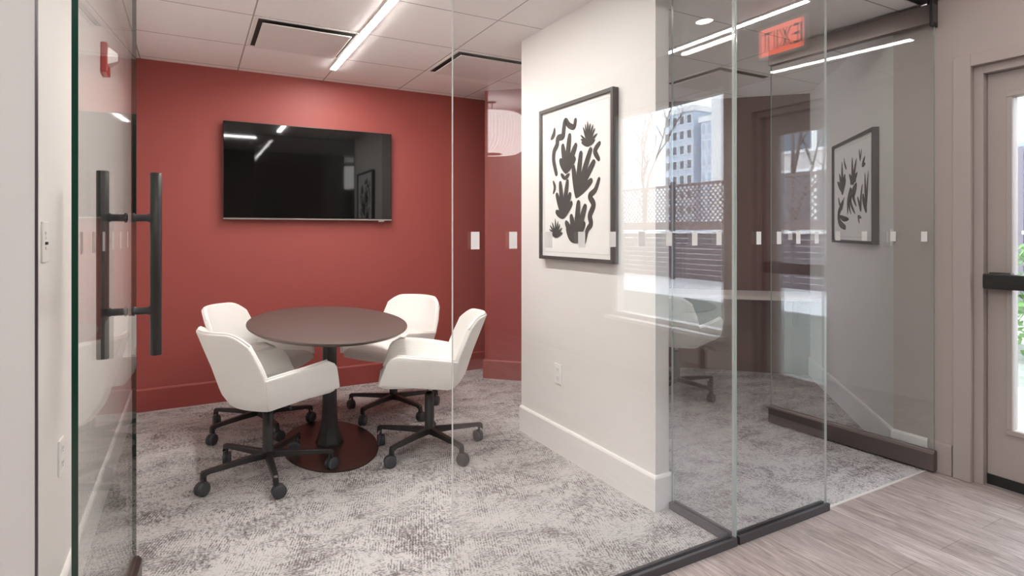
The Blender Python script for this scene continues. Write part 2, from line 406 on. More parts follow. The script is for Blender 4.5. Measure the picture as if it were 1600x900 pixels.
# reveal above: the room's white plaster, with its dimness put into the colour
def baseboard(name, pts, thick, mat, h=0.165):
    """strip along a wall; pts run along the wall face, the strip grows to the left of the walking direction"""
    bm = bmesh.new(); n = len(pts); P = [Vector(p) for p in pts]; off = []
    for i in range(n):
        ds = []
        if i > 0: ds.append((P[i] - P[i - 1]).normalized())
        if i < n - 1: ds.append((P[i + 1] - P[i]).normalized())
        ns = [Vector((-d.y, d.x)) for d in ds]
        if len(ns) == 1: o = ns[0]
        else:
            o = (ns[0] + ns[1]).normalized(); o = o / max(0.3, o.dot(ns[0]))
        off.append(o)
    prof = [(0.0, 0.0), (thick, 0.0), (thick, h - 0.012), (thick - 0.004, h - 0.004), (thick * 0.45, h), (0.0, h)]
    rings = [[bm.verts.new((P[i].x + off[i].x * a, P[i].y + off[i].y * a, z)) for a, z in prof] for i in range(n)]
    k = len(prof)
    for i in range(n - 1):
        for j in range(k):
            bm.faces.new((rings[i][j], rings[i][(j + 1) % k], rings[i + 1][(j + 1) % k], rings[i + 1][j]))
    bm.faces.new(rings[0]); bm.faces.new(rings[-1][::-1])
    return struct(name, bm, mat)

baseboard('baseboard_left', [(-0.38, 4.93), (-0.38, 1.668)], 0.016, M['trim'])
baseboard('baseboard_back', [(2.60, 4.93), (-0.364, 4.93)], 0.014, M['redtrim'])
baseboard('baseboard_back_angled', [(2.75, 4.12), (2.27, 4.60), (2.58, 4.91)], 0.014, M['redtrim'])
baseboard('baseboard_partition', [(1.968, 3.2), (1.968, 2.03), (1.885, 2.03), (1.885, 3.28)], 0.016, M['trim'])
baseboard('baseboard_right_slanted', [(3.53, 1.668), (3.53, 1.85), (4.87, 3.26)], 0.014, M['trim'])
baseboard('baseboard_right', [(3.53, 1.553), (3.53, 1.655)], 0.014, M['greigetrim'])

# ------------------------------------------------------------------ glass front
def pane_mesh(L, z0, z1, th, edge, axis='x'):
    bm = bmesh.new()
    fs = bx(bm, 0, L, -th / 2, th / 2, z0, z1)
    bm.normal_update()
    for f in fs: f.material_index = 0 if abs(f.normal.y) > 0.9 else 1
    return bm

def stickers(parent, xs, th=0.012):
    for x in xs:
        bm = bmesh.new(); bx(bm, x - 0.0145, x + 0.0145, -th / 2 - 0.0012, -th / 2, 1.2425, 1.2975)
        obj('sticker', bm, M['sticker'], parent)

GZ0, GZ1 = 0.012, 2.55
def fixed_pane(name, label, loc, rz, L, edge, xs):
    t = thing(name, label, 'glass panel', loc, rz)
    obj('pane', pane_mesh(L, GZ0, GZ1, 0.012, edge), [M['pane'], edge], t)
    bm = bmesh.new()
    bx(bm, 0, L, -0.022, -0.0075, 0.001, 0.032); bx(bm, 0, L, 0.0075, 0.022, 0.001, 0.032); bx(bm, 0, L, -0.0075, 0.0075, 0.001, 0.011)
    obj('floor_channel', bm, M['channel'], t)
    if xs: stickers(t, xs)
    return t
fixed_pane('glass_partition', 'large clear fixed glass pane beside the open doorway, in front of the larger framed print', (0.707, FY, 0), 0, 1.262, M['edge_pale'],
           [0.075 + 0.137 * k for k in range(9)])
fixed_pane('glass_partition', 'narrow clear fixed glass pane between glass corner joint and right doorway', (1.984, FY, 0), 0, 0.611, M['edge_pale'],
           [0.136 + 0.133 * k for k in range(4)])
fixed_pane('glass_partition', 'short glass fin closing the gap from the white wall end to the glass front', (1.974, 1.653, 0), PI / 2, 0.360, M['edge_light'], None)

# header profile along the whole front
t = thing('glass_header', 'black metal header channel running above the glass front', 'header channel', (0, FY, 0))
bm = bmesh.new(); bx(bm, -0.305, 3.525, -0.05, 0.05, 2.545, 2.598)
obj('channel', bm, M['header'], t, 0.003)

def door_rails(t, L, th, mat):
    for nm, z0, z1 in (('bottom_rail', 0.010, 0.118), ('top_rail', 2.42, 2.522)):
        bm = bmesh.new()
        a, b = (-0.006, L + 0.006)
        prism_y = [(-0.024, z0), (0.024, z0), (0.024, z1 - 0.016), (0.012, z1), (-0.012, z1), (-0.024, z1 - 0.016)] if nm == 'bottom_rail' else \
                  [(-0.024, z0), (0.024, z0), (0.024, z1), (-0.024, z1)]
        v0 = [bm.verts.new((a, y, z)) for y, z in prism_y]; v1 = [bm.verts.new((b, y, z)) for y, z in prism_y]
        n = len(prism_y)
        bm.faces.new(v0); bm.faces.new(v1[::-1])
        for i in range(n): bm.faces.new((v0[i], v0[(i + 1) % n], v1[(i + 1) % n], v1[i]))
        obj(nm, bm, mat, t, 0.002)

def ladder_pull(t, xh, zc, half, offs, r=0.0185, zs=(1.02, 1.346)):
    for s in (-1, 1):
        bm = bmesh.new()
        lathe(bm, [(0, zc - half), (r - 0.002, zc - half), (r, zc - half + 0.002), (r, zc + half - 0.002), (r - 0.002, zc + half), (0, zc + half)], 28, Matrix.Translation((xh, s * offs, 0)))
        h = obj('handle', bm, M['black'], t)
        for z in zs:
            bm = bmesh.new()
            m = Matrix.Translation((xh, 0, z)) @ Matrix.Rotation(-s * PI / 2, 4, 'X')
            lathe(bm, [(0.0135, 0.007), (0.0165, 0.009), (0.0165, 0.014), (0.0125, 0.016), (0.0125, offs - 0.024), (0.0155, offs - 0.022), (0.0155, offs - 0.014), (0.012, offs - 0.008)], 20, m)
            obj('standoff', bm, M['black_plastic'], h)

def glass_door(name, label, loc, rz, L, edge, xs, flip, gmat):
    t = thing(name, label, 'glass door', loc, rz)
    obj('pane', pane_mesh(L, 0.10, 2.44, 0.013, edge), [gmat, edge], t)
    door_rails(t, L, 0.013, M['bronze'])
    for x in xs:
        bm = bmesh.new(); bx(bm, x - 0.0145, x + 0.0145, flip * 0.0065, flip * 0.0077, 1.2425, 1.2975) if flip > 0 else bx(bm, x - 0.0145, x + 0.0145, flip * 0.0077, flip * 0.0065, 1.2425, 1.2975)
        obj('sticker', bm, M['sticker'], t)
    return t
# left door: pivot beside the left wall, standing open into the room
ang = math.atan2(0.85, 0.054)
dl = glass_door('glass_door', 'open glass door with long black ladder pull beside the left white wall', (-0.237, FY, 0), ang, 0.845, M['edge_dark'],
                [0.10 + 0.13 * k for k in range(6)], 1, M['doorpane'])
ladder_pull(dl, 0.748, 1.184, 0.322, 0.078)
# right door: pivot at the right-hand wall, standing open into the right room
dr = glass_door('glass_door', 'open glass door with bronze rails hinged beside the exit door wall', (3.496, 1.625, 0), math.atan2(0.962, -0.054), 0.963, M['edge_light'],
                [0.045, 0.20, 0.355, 0.51, 0.665, 0.82], 1, M['pane'])
bm = bmesh.new(); bx(bm, 0.0, 0.03, -0.012, 0.012, 2.522, 2.545); bx(bm, -0.006, 0.012, -0.028, 0.028, 2.40, 2.545); obj('pivot', bm, M['header'], dr, 0.002)

# ------------------------------------------------------------------ ceiling things
def led_strip(name, label, x, y0, y1, z, mat, w=0.020, along='y'):
    t = thing(name, label, 'ceiling light', (x, y0, z) if along == 'y' else (y0, x, z), 0 if along == 'y' else -PI / 2)
    L = y1 - y0
    bm = bmesh.new(); bx(bm, -w, w, 0, L, -0.0080, -0.0055); obj('diffuser', bm, mat, t, 0.003)
    bm = bmesh.new()
    bx(bm, -w - 0.008, -w - 0.001, -0.01, L + 0.01, -0.005, -0.0002); bx(bm, w + 0.001, w + 0.008, -0.01, L + 0.01, -0.005, -0.0002)
    bx(bm, -w, w, -0.010, -0.001, -0.005, -0.0002); bx(bm, -w, w, L + 0.001, L + 0.010, -0.005, -0.0002)
    obj('frame', bm, M['white_cap'], t)
    return t
led_strip('linear_light', 'bright white linear ceiling light over the oval table', 0.945, 2.05, 4.53, H, M['led'], 0.019)
led_strip('linear_light', 'white linear ceiling light in the right-hand room above the wall desk', 2.89, 1.95, 4.6, H, M['led2'], 0.017)
led_strip('linear_light', 'white linear ceiling light in the corridor, mirrored in the television', -0.34, -2.4, 0.90, HC, M['led3'], 0.025, 'x')
led_strip('linear_light', 'added unseen linear fill light on the corridor ceiling before the exit door', 1.10, 1.2, 3.2, HC, M['led4'], 0.025, 'x')  # added to brighten the exit area, kept out of view
led_strip('linear_light', 'added unseen linear fill light on the corridor ceiling before the left wall end', 0.80, -3.2, -0.6, HC, M['led3'], 0.025, 'x')  # added as ambient fill for the rooms, unseen from the camera

def diffuser(label, x0, y0):
    t = thing('air_diffuser', label, 'air vent', (x0 + 0.305, y0 + 0.305, H), 0, 'square ceiling air diffusers')
    bm = bmesh.new(); s, w = 0.298, 0.016
    for d in ((-s, s, -s, -s + w), (-s, s, s - w, s), (-s, -s + w, -s + w, s - w), (s - w, s, -s + w, s - w)): bx(bm, *d, -0.006, -0.0005)
    obj('frame', bm, M['white_cap'], t)
    bm = bmesh.new(); bx(bm, -s + w, s - w, -s + w, s - w, -0.0025, -0.0006); obj('recess_shade_plate', bm, M['recess'], t)  # flat dark plate stands in for the shade inside the recess
    bm = bmesh.new(); bx(bm, -0.259, 0.259, -0.259, 0.259, -0.024, -0.017); obj('face_panel', bm, M['white_cap'], t, 0.003)
    for sx in (-1, 1):
        for sy in (-1, 1):
            bm = bmesh.new(); bx(bm, sx * 0.2 - 0.006, sx * 0.2 + 0.006, sy * 0.2 - 0.006, sy * 0.2 + 0.006, -0.017, -0.002); obj("hanger", bm, M['white_cap'], t)
diffuser('square ceiling air vent left of the bright linear light, above the television', 0.315, 3.625)
diffuser('square ceiling air vent seen through the glass beside the white partition wall', 1.585, 3.635)
diffuser('square ceiling air vent in the right-hand room above the wall desk', 3.46, 3.03)
t = thing('downlight', 'small round recessed downlight in the corridor ceiling near the exit sign', 'ceiling light', (3.20, 0.37, HC))
bm = bmesh.new(); lathe(bm, [(0.052, -0.002), (0.052, -0.006), (0.062, -0.005), (0.064, -0.0005), (0.052, -0.0005), (0.052, -0.002)], 32); obj('trim_ring', bm, M['white_cap'], t)
bm = bmesh.new(); lathe(bm, [(0, -0.004), (0.051, -0.004), (0.051, -0.001), (0, -0.001)], 32); obj('lens', bm, M['down'], t)

# ------------------------------------------------------------------ television
t = thing('television', 'large black wall-mounted flat television on the red wall', 'television', (0.856, 4.93, 1.763))
w2, h2 = 0.652, 0.374
bm = bmesh.new(); bx(bm, -0.25, 0.25, -0.028, 0.0, -0.16, 0.16); obj('wall_mount', bm, M['black'], t)
bm = bmesh.new(); bx(bm, -w2, w2, -0.058, -0.028, -h2, h2); obj('casing', bm, M['bezel'], t, 0.004)
bm = bmesh.new(); bx(bm, -w2 + 0.006, w2 - 0.006, -0.0600, -0.0585, -h2 + 0.016, h2 - 0.006); obj('screen', bm, M['screen'], t)
bm = bmesh.new(); bx(bm, -w2 + 0.002, w2 - 0.002, -0.0605, -0.0583, -h2 + 0.001, -h2 + 0.011); obj('bottom_strip', bm, M['tvstrip'], t)
bm = bmesh.new(); bx(bm, 0.535, 0.585, -0.0635, -0.0585, -h2 - 0.012, -h2 + 0.004); obj('badge', bm, M['tvstrip'], t, 0.001)

# ------------------------------------------------------------------ framed prints
def stroke(bm, pts, w0, w1, w2_, y, n=8, th=0.0006):
    """a cut-out stroke: smooth centre line, half widths at start, middle and end"""
    y = y - 0.00005 * len(bm.faces) / 20   # each cut-out lies a hair above the one before
    P = [Vector((a, 0, b)) for a, b in pts]
    Q = []
    m = len(P)
    for i in range(m - 1):
        p0, p1, p2, p3 = P[max(i - 1, 0)], P[i], P[i + 1], P[min(i + 2, m - 1)]
        for k in range(n):
            s = k / n
            Q.append(0.5 * (2 * p1 + (p2 - p0) * s + (2 * p0 - 5 * p1 + 4 * p2 - p3) * s * s + (3 * p1 - p0 - 3 * p2 + p3) * s ** 3))
    Q.append(P[-1])
    L, R = [], []
    for i, q in enumerate(Q):
        s = i / (len(Q) - 1)
        tdir = (Q[min(i + 1, len(Q) - 1)] - Q[max(i - 1, 0)]).normalized(); nrm = Vector((-tdir.z, 0, tdir.x))
        w = (1 - s) ** 2 * w0 + 2 * s * (1 - s) * w1 + s * s * w2_
        L.append(q + nrm * w); R.append(q - nrm * w)
    vl = [bm.verts.new((v.x, y, v.z)) for v in L]; vr = [bm.verts.new((v.x, y, v.z)) for v in R]
    for i in range(len(Q) - 1): bm.faces.new((vl[i], vl[i + 1], vr[i + 1], vr[i]))
    for c, w in ((Q[0], w0), (Q[-1], w2_)):
        if w > 0.004:
            bm.faces.new([bm.verts.new((c.x + w * math.cos(a * PI / 6), y + 0.0001, c.z + w * math.sin(a * PI / 6))) for a in range(12)])

def leaf(bm, base, tips, w, y, tipw=0.35):
    b = Vector(base)
    for tp in tips:
        e = Vector(tp); mid = (b + e) / 2
        stroke(bm, [tuple(b), tuple(mid), tuple(e)], w * 0.55, w * 1.35, w * tipw, y)

def framed_print(label, loc, rz, W, Hh, draw):
    t = thing('framed_print', label, 'picture', loc, rz)
    bm = bmesh.new(); f, d = 0.020, 0.038
    x, z = W / 2, Hh / 2
    bx(bm, -x, x, -d, 0, z - f, z); bx(bm, -x, x, -d, 0, -z, -z + f); bx(bm, -x, -x + f, -d, 0, -z + f, z - f); bx(bm, x - f, x, -d, 0, -z + f, z - f)
    obj('frame', bm, M['frame'], t, 0.001)
    bm = bmesh.new(); bx(bm, -x + f, x - f, -0.024, -0.002, -z + f, z - f); pp = obj('paper', bm, M['paper'], t)
    bm = bmesh.new(); q = 0.022
    for d4 in ((-x + f + q, x - f - q, z - f - q - 0.003, z - f - q), (-x + f + q, x - f - q, -z + f + q, -z + f + q + 0.003), (-x + f + q, -x + f + q + 0.003, -z + f + q, z - f - q), (x - f - q - 0.003, x - f - q, -z + f + q, z - f - q)):
        bx(bm, d4[0], d4[1], -0.0245, -0.024, d4[2], d4[3])
    obj('mat_line', bm, M['mat_edge'], t)
    bm = bmesh.new(); draw(bm, -0.0248); o = obj('leaf_pattern', bm, M['ink'], t)
    return t

def draw1(bm, y):
    stroke(bm, [(0.011, 0.333), (-0.003, 0.300), (-0.049, 0.315), (-0.087, 0.346), (-0.105, 0.297), (-0.113, 0.262), (-0.162, 0.259), (-0.173, 0.221), (-0.203, 0.187), (-0.209, 0.138), (-0.193, 0.086), (-0.18, 0.054)], 0.015, 0.024, 0.015, y)
    stroke(bm, [(0.224, -0.009), (0.192, -0.063), (0.145, -0.094), (0.177, -0.141), (0.145, -0.197), (0.154, -0.242), (0.12, -0.277), (0.097, -0.34)], 0.012, 0.027, 0.012, y)
    stroke(bm, [(-0.198, 0.326), (-0.206, 0.288), (-0.232, 0.266)], 0.003, 0.026, 0.010, y)
    stroke(bm, [(0.228, 0.178), (0.190, 0.142), (0.222, 0.096)], 0.012, 0.022, 0.012, y)
    stroke(bm, [(-0.216, 0.016), (-0.196, -0.024), (-0.214, -0.063)], 0.003, 0.022, 0.003, y)
    leaf(bm, (-0.081, 0.057), [(-0.135, 0.125), (-0.113, 0.205), (-0.045, 0.255), (0.014, 0.193), (0.000, 0.120)], 0.023, y, 0.72)
    leaf(bm, (0.021, -0.088), [(-0.008, 0.075), (0.063, 0.143), (0.150, 0.152), (0.178, 0.084), (0.155, -0.013)], 0.021, y, 0.78)
    leaf(bm, (-0.092, 0.018), [(-0.128, 0.046), (-0.049, 0.039)], 0.014, y, 0.5)
    leaf(bm, (-0.109, -0.200), [(-0.175, -0.170), (-0.173, -0.070), (-0.138, -0.005), (-0.066, 0.000), (-0.040, -0.075), (-0.028, -0.125)], 0.020, y, 0.72)
    leaf(bm, (0.013, -0.334), [(-0.075, -0.235), (-0.026, -0.200), (0.041, -0.125), (0.102, -0.148), (0.090, -0.242)], 0.023, y, 0.72)
    stroke(bm, [(-0.06, -0.27), (-0.02, -0.315), (0.05, -0.325)], 0.02, 0.035, 0.02, y)
    for tips, b, w in (([(0.062, 0.222), (0.062, 0.245), (0.085, 0.285), (0.126, 0.312), (0.150, 0.295), (0.175, 0.285), (0.192, 0.263), (0.212, 0.232), (0.105, 0.298)], (0.130, 0.190), 0.010),
                       ([(-0.253, -0.270), (-0.248, -0.245), (-0.225, -0.228), (-0.191, -0.207), (-0.160, -0.222), (-0.140, -0.240), (-0.116, -0.262), (-0.113, -0.290)], (-0.180, -0.302), 0.009)):
        leaf(bm, b, tips, w, y, 0.12)
        stroke(bm, [(b[0] - 0.055, b[1] + 0.012), (b[0], b[1] - 0.004), (b[0] + 0.055, b[1] + 0.010)], 0.006, 0.022, 0.006, y)

def draw2(bm, y):
    leaf(bm, (-0.218, 0.015), [(-0.340, 0.084), (-0.294, 0.143), (-0.229, 0.222), (-0.140, 0.089)], 0.028, y, 0.15)
    stroke(bm, [(-0.218, 0.012), (-0.190, 0.06), (-0.165, 0.11)], 0.03, 0.045, 0.02, y)
    stroke(bm, [(-0.180, 0.247), (-0.165, 0.205), (-0.130, 0.166)], 0.002, 0.018, 0.010, y)
    leaf(bm, (0.014, 0.049), [(-0.060, 0.118), (0.007, 0.229), (0.098, 0.210), (0.118, 0.114)], 0.026, y, 0.12)
    stroke(bm, [(-0.02, 0.06), (0.02, 0.085), (0.07, 0.07)], 0.02, 0.04, 0.02, y)
    leaf(bm, (0.172, 0.186), [(0.147, 0.267), (0.201, 0.262)], 0.011, y, 0.1)
    leaf(bm, (0.213, 0.148), [(0.268, 0.205), (0.276, 0.156)], 0.016, y, 0.1)
    leaf(bm, (0.282, -0.142), [(0.265, 0.100), (0.330, 0.108)], 0.020, y, 0.06)
    stroke(bm, [(0.286, -0.145), (0.245, -0.09), (0.231, -0.05)], 0.018, 0.028, 0.016, y)
    stroke(bm, [(0.182, -0.136), (0.150, -0.09), (0.123, -0.055)], 0.014, 0.020, 0.008, y)
    stroke(bm, [(0.182, -0.136), (0.190, -0.05), (0.216, 0.023)], 0.016, 0.022, 0.006, y)
    stroke(bm, [(-0.030, 0.015), (-0.088, -0.069), (-0.090, -0.162)], 0.012, 0.026, 0.004, y)
    stroke(bm, [(-0.013, 0.008), (-0.062, -0.081), (-0.017, -0.164)], 0.012, 0.026, 0.004, y)
    stroke(bm, [(-0.013, 0.003), (-0.020, -0.083), (0.070, -0.161)], 0.012, 0.028, 0.004, y)
    stroke(bm, [(0.094, 0.038), (0.020, -0.020), (0.096, -0.112)], 0.010, 0.040, 0.004, y)
    stroke(bm, [(0.096, 0.036), (0.080, 0.008), (0.050, -0.03)], 0.014, 0.026, 0.016, y)
    stroke(bm, [(-0.200, -0.070), (-0.300, -0.144), (-0.280, -0.215), (-0.150, -0.253)], 0.018, 0.040, 0.018, y)
    stroke(bm, [(-0.240, -0.105), (-0.285, -0.075), (-0.307, -0.040)], 0.014, 0.016, 0.010, y)
    stroke(bm, [(-0.229, -0.113), (-0.200, -0.07), (-0.164, -0.035)], 0.014, 0.014, 0.002, y)
    stroke(bm, [(-0.280, -0.170), (-0.180, -0.190), (-0.066, -0.196)], 0.006, 0.036, 0.002, y)
    leaf(bm, (0.130, -0.180), [(0.200, -0.191), (0.160, -0.230)], 0.013, y, 0.1)

framed_print('larger framed print of charcoal leaf shapes on the white partition wall', (1.885, 2.648, 1.580), -PI / 2, 0.705, 0.893, draw1)
nrm = Vector((-0.725, 0.69)); mid = A + (B - A) * 0.33
s0 = Vector((3.9635, 2.3565)); k = (s0 - A).dot((B - A).normalized()); c = A + (B - A).normalized() * k
framed_print('smaller framed print of dark sprig shapes seen through the right glass door', (c.x, c.y, 1.578), math.atan2(A.y - B.y, A.x - B.x), 0.885, 0.725, draw2)

# ------------------------------------------------------------------ wall devices
def plate(name, label, cat, loc, rz, w, h, kind):
    t = thing(name, label, cat, loc, rz)
    bm = bmesh.new(); bx(bm, -w / 2, w / 2, -0.006, 0, -h / 2, h / 2); obj('cover_plate', bm, M['plate'], t, 0.002)
    if kind == 'outlet':
        for s in (-1, 1):
            bm = bmesh.new(); bx(bm, -0.017, 0.017, -0.008, -0.005, s * 0.024 - 0.014, s * 0.024 + 0.014); so = obj('socket', bm, M['plate'], t, 0.001)
            bm = bmesh.new()
            for q in (-0.0065, 0.0065): bx(bm, q - 0.001, q + 0.001, -0.0084, -0.0079, s * 0.024 - 0.002, s * 0.024 + 0.007)
            bx(bm, -0.002, 0.002, -0.0084, -0.0079, s * 0.024 - 0.010, s * 0.024 - 0.006)
            obj('slots', bm, M['slot'], so)
    elif kind == 'keypad':
        for z, m in ((0.026, 'plate'), (0.012, 'plate'), (-0.004, 'slot'), (-0.018, 'plate')):
            bm = bmesh.new(); bx(bm, -0.014, 0.014, -0.009, -0.005, z - 0.004, z + 0.004); obj('button', bm, M[m], t, 0.001)
    else:
        bm = bmesh.new(); bx(bm, -0.016, 0.016, -0.010, -0.005, -0.032, 0.032); obj('rocker', bm, M['plate'], t, 0.002)
    return t
plate('light_switch', 'white light switch keypad on the left wall in front of glass door', 'light switch', (-0.38, 2.146, 1.268), PI / 2, 0.075, 0.118, 'keypad')
plate('wall_outlet', 'white power outlet low on the left wall near the baseboard', 'wall outlet', (-0.38, 2.385, 0.56), PI / 2, 0.072, 0.116, 'outlet')
plate('wall_outlet', 'white power outlet on the partition wall below the larger framed print', 'wall outlet', (1.885, 2.842, 0.462), -PI / 2, 0.072, 0.116, 'outlet')
cw = A + (B - A).normalized() * 0.085
plate('light_switch', 'white square switch plate beside the smaller framed print', 'light switch', (cw.x, cw.y, 1.262), math.atan2(A.y - B.y, A.x - B.x), 0.115, 0.1, 'rocker')

t = thing('fire_alarm_strobe', 'red fire alarm strobe high on the left white wall', 'fire alarm', (-0.38, 3.40, 2.128), PI / 2)
bm = bmesh.new(); bx(bm, -0.062, 0.062, -0.028, 0, -0.072, 0.072); obj('housing', bm, M['alarmred'], t, 0.006)
bm = bmesh.new()
v = [bm.verts.new(p) for p in ((-0.045, -0.027, 0.055), (0.045, -0.027, 0.055), (0.045, -0.027, -0.03), (-0.045, -0.027, -0.03), (-0.02, -0.066, 0.03), (0.02, -0.066, 0.03), (0.02, -0.066, -0.005), (-0.02, -0.066, -0.005))]
for q in ((0, 1, 5, 4), (1, 2, 6, 5), (2, 3, 7, 6), (3, 0, 4, 7), (4, 5, 6, 7)): bm.faces.new([v[i] for i in q])
obj('strobe_lens', bm, M['lens'], t)
bm = bmesh.new(); bx(bm, -0.03, 0.03, -0.030, -0.027, -0.062, -0.038); obj('speaker_grille', bm, M['alarmred'], t)

# ------------------------------------------------------------------ oval table
t = thing('meeting_table', 'dark brown oval meeting table on a pedestal with flat oval base', 'table', (0.735, 3.73, 0))
ta, tb = 0.455, 0.785
bm = bmesh.new()
lathe(bm, [(0, 0.710), (0.90, 0.710), (0.955, 0.713), (0.995, 0.726), (1.0, 0.731), (0.998, 0.735), (0.99, 0.736), (0, 0.736)], 96, None, ta, tb)
obj('tabletop', bm, M['table'], t)
for f in t.children[0].data.polygons:
    f.use_smooth = abs(f.normal.z) < 0.9
bm = bmesh.new()
lathe(bm, [(0, 0.0005), (1.0, 0.0005), (1.0, 0.004), (0.985, 0.006), (0, 0.0065)], 80, Matrix.Translation((0.0, -0.10, 0)), 0.272, 0.462)
o = obj('base_plate', bm, M['tablebase'], t)
for f in o.data.polygons: f.use_smooth = abs(f.normal.z) < 0.9
bm = bmesh.new()
sec = [(0.078, 0.0065), (0.076, 0.02), (0.062, 0.06), (0.050, 0.11), (0.043, 0.18), (0.040, 0.28), (0.040, 0.695)]
rings = []
for h, z in sec:
    ch = h * 0.45
    pts = [(h, -ch), (h, ch), (ch, h), (-ch, h), (-h, ch), (-h, -ch), (-ch, -h), (ch, -h)]
    rings.append([bm.verts.new((x, y - 0.10, z)) for x, y in pts])
for a, b in zip(rings, rings[1:]):
    for i in range(8): bm.faces.new((a[i], a[(i + 1) % 8], b[(i + 1) % 8], b[i]))
bm.faces.new(rings[0][::-1]); bm.faces.new(rings[-1])
obj('column', bm, M['black'], t, 0.003)
bm = bmesh.new(); bx(bm, -0.12, 0.12, -0.34, 0.14, 0.694, 0.710); obj('mounting_plate', bm, M['black'], t, 0.003)

# ------------------------------------------------------------------ chairs (facing local +X)
def shell(fn, nu, nv, th):
    """a thick curved panel: fn(s,t) -> outer point; the inner skin lies th along the inward normal"""
    bm = bmesh.new(); P = [[Vector(fn(i / nu, j / nv)) for j in range(nv + 1)] for i in range(nu + 1)]
    def nrmal(i, j):
        a = P[min(i + 1, nu)][j] - P[max(i - 1, 0)][j]; b = P[i][min(j + 1, nv)] - P[i][max(j - 1, 0)]
        n = a.cross(b); return n.normalized() if n.length > 1e-9 else Vector((1, 0, 0))
    O = [[bm.verts.new(P[i][j]) for j in range(nv + 1)] for i in range(nu + 1)]
    I = [[bm.verts.new(P[i][j] + nrmal(i, j) * th) for j in range(nv + 1)] for i in range(nu + 1)]
    for i in range(nu):
        for j in range(nv):
            bm.faces.new((O[i][j], O[i + 1][j], O[i + 1][j + 1], O[i][j + 1])); bm.faces.new((I[i][j], I[i][j + 1], I[i + 1][j + 1], I[i + 1][j]))
    for i in range(nu):
        bm.faces.new((O[i][0], I[i][0], I[i + 1][0], O[i + 1][0])); bm.faces.new((O[i][nv], O[i + 1][nv], I[i + 1][nv], I[i][nv]))
    for j in range(nv):
        bm.faces.new((O[0][j], O[0][j + 1], I[0][j + 1], I[0][j])); bm.faces.new((O[nu][j], I[nu][j], I[nu][j + 1], O[nu][j + 1]))
    rim = [(P[i][nv] + nrmal(i, nv) * th / 2) for i in range(nu + 1)]
    return bm, rim, P, nrmal

def lerp(a, b, t): return a + (b - a) * t
def tab(x, xs, ys):
    for i in range(len(xs) - 1):
        if x <= xs[i + 1]:
            u = (x - xs[i]) / (xs[i + 1] - xs[i]); u = max(0, min(1, u)); return lerp(ys[i], ys[i + 1], u)
    return ys[-1]

def back_fn(s, t):
    q = 2 * s - 1                       # -1 .. 1 across the back
    w = tab(t, [0, 0.2, 0.45, 0.7, 1.0], [0.205, 0.245, 0.272, 0.268, 0.248])
    xc = tab(t, [0, 0.15, 0.5, 1.0], [-0.175, -0.215, -0.262, -0.345])
    z = 0.396 + 0.405 * t - max(0, abs(q) - 0.62) ** 2 * 0.42 * t * t
    wrap = tab(t, [0, 0.45, 1.0], [0.075, 0.105, 0.120])
    return (xc + wrap * q * q, q * w, z)

def arm_fn(side):
    def fn(s, t):
        # s: 0 rear .. 1 front, t: 0 bottom .. 1 top; the rear edge follows the side edge of the back
        rx, ry, rz = back_fn(1.0, t * 0.46)
        fx = lerp(0.285, 0.228, t)
        if t > 0.75: fx -= 0.045 * ((t - 0.75) / 0.25) ** 2
        fy = lerp(0.238, 0.290, t ** 0.8); fz = lerp(0.446, 0.618, t)
        bulge = 0.016 * math.sin(PI * s) * (0.4 + 0.6 * t)
        return (lerp(rx, fx, s), side * (lerp(ry, fy, s ** 0.8) + bulge), lerp(rz, fz, s ** 0.85))
    return fn

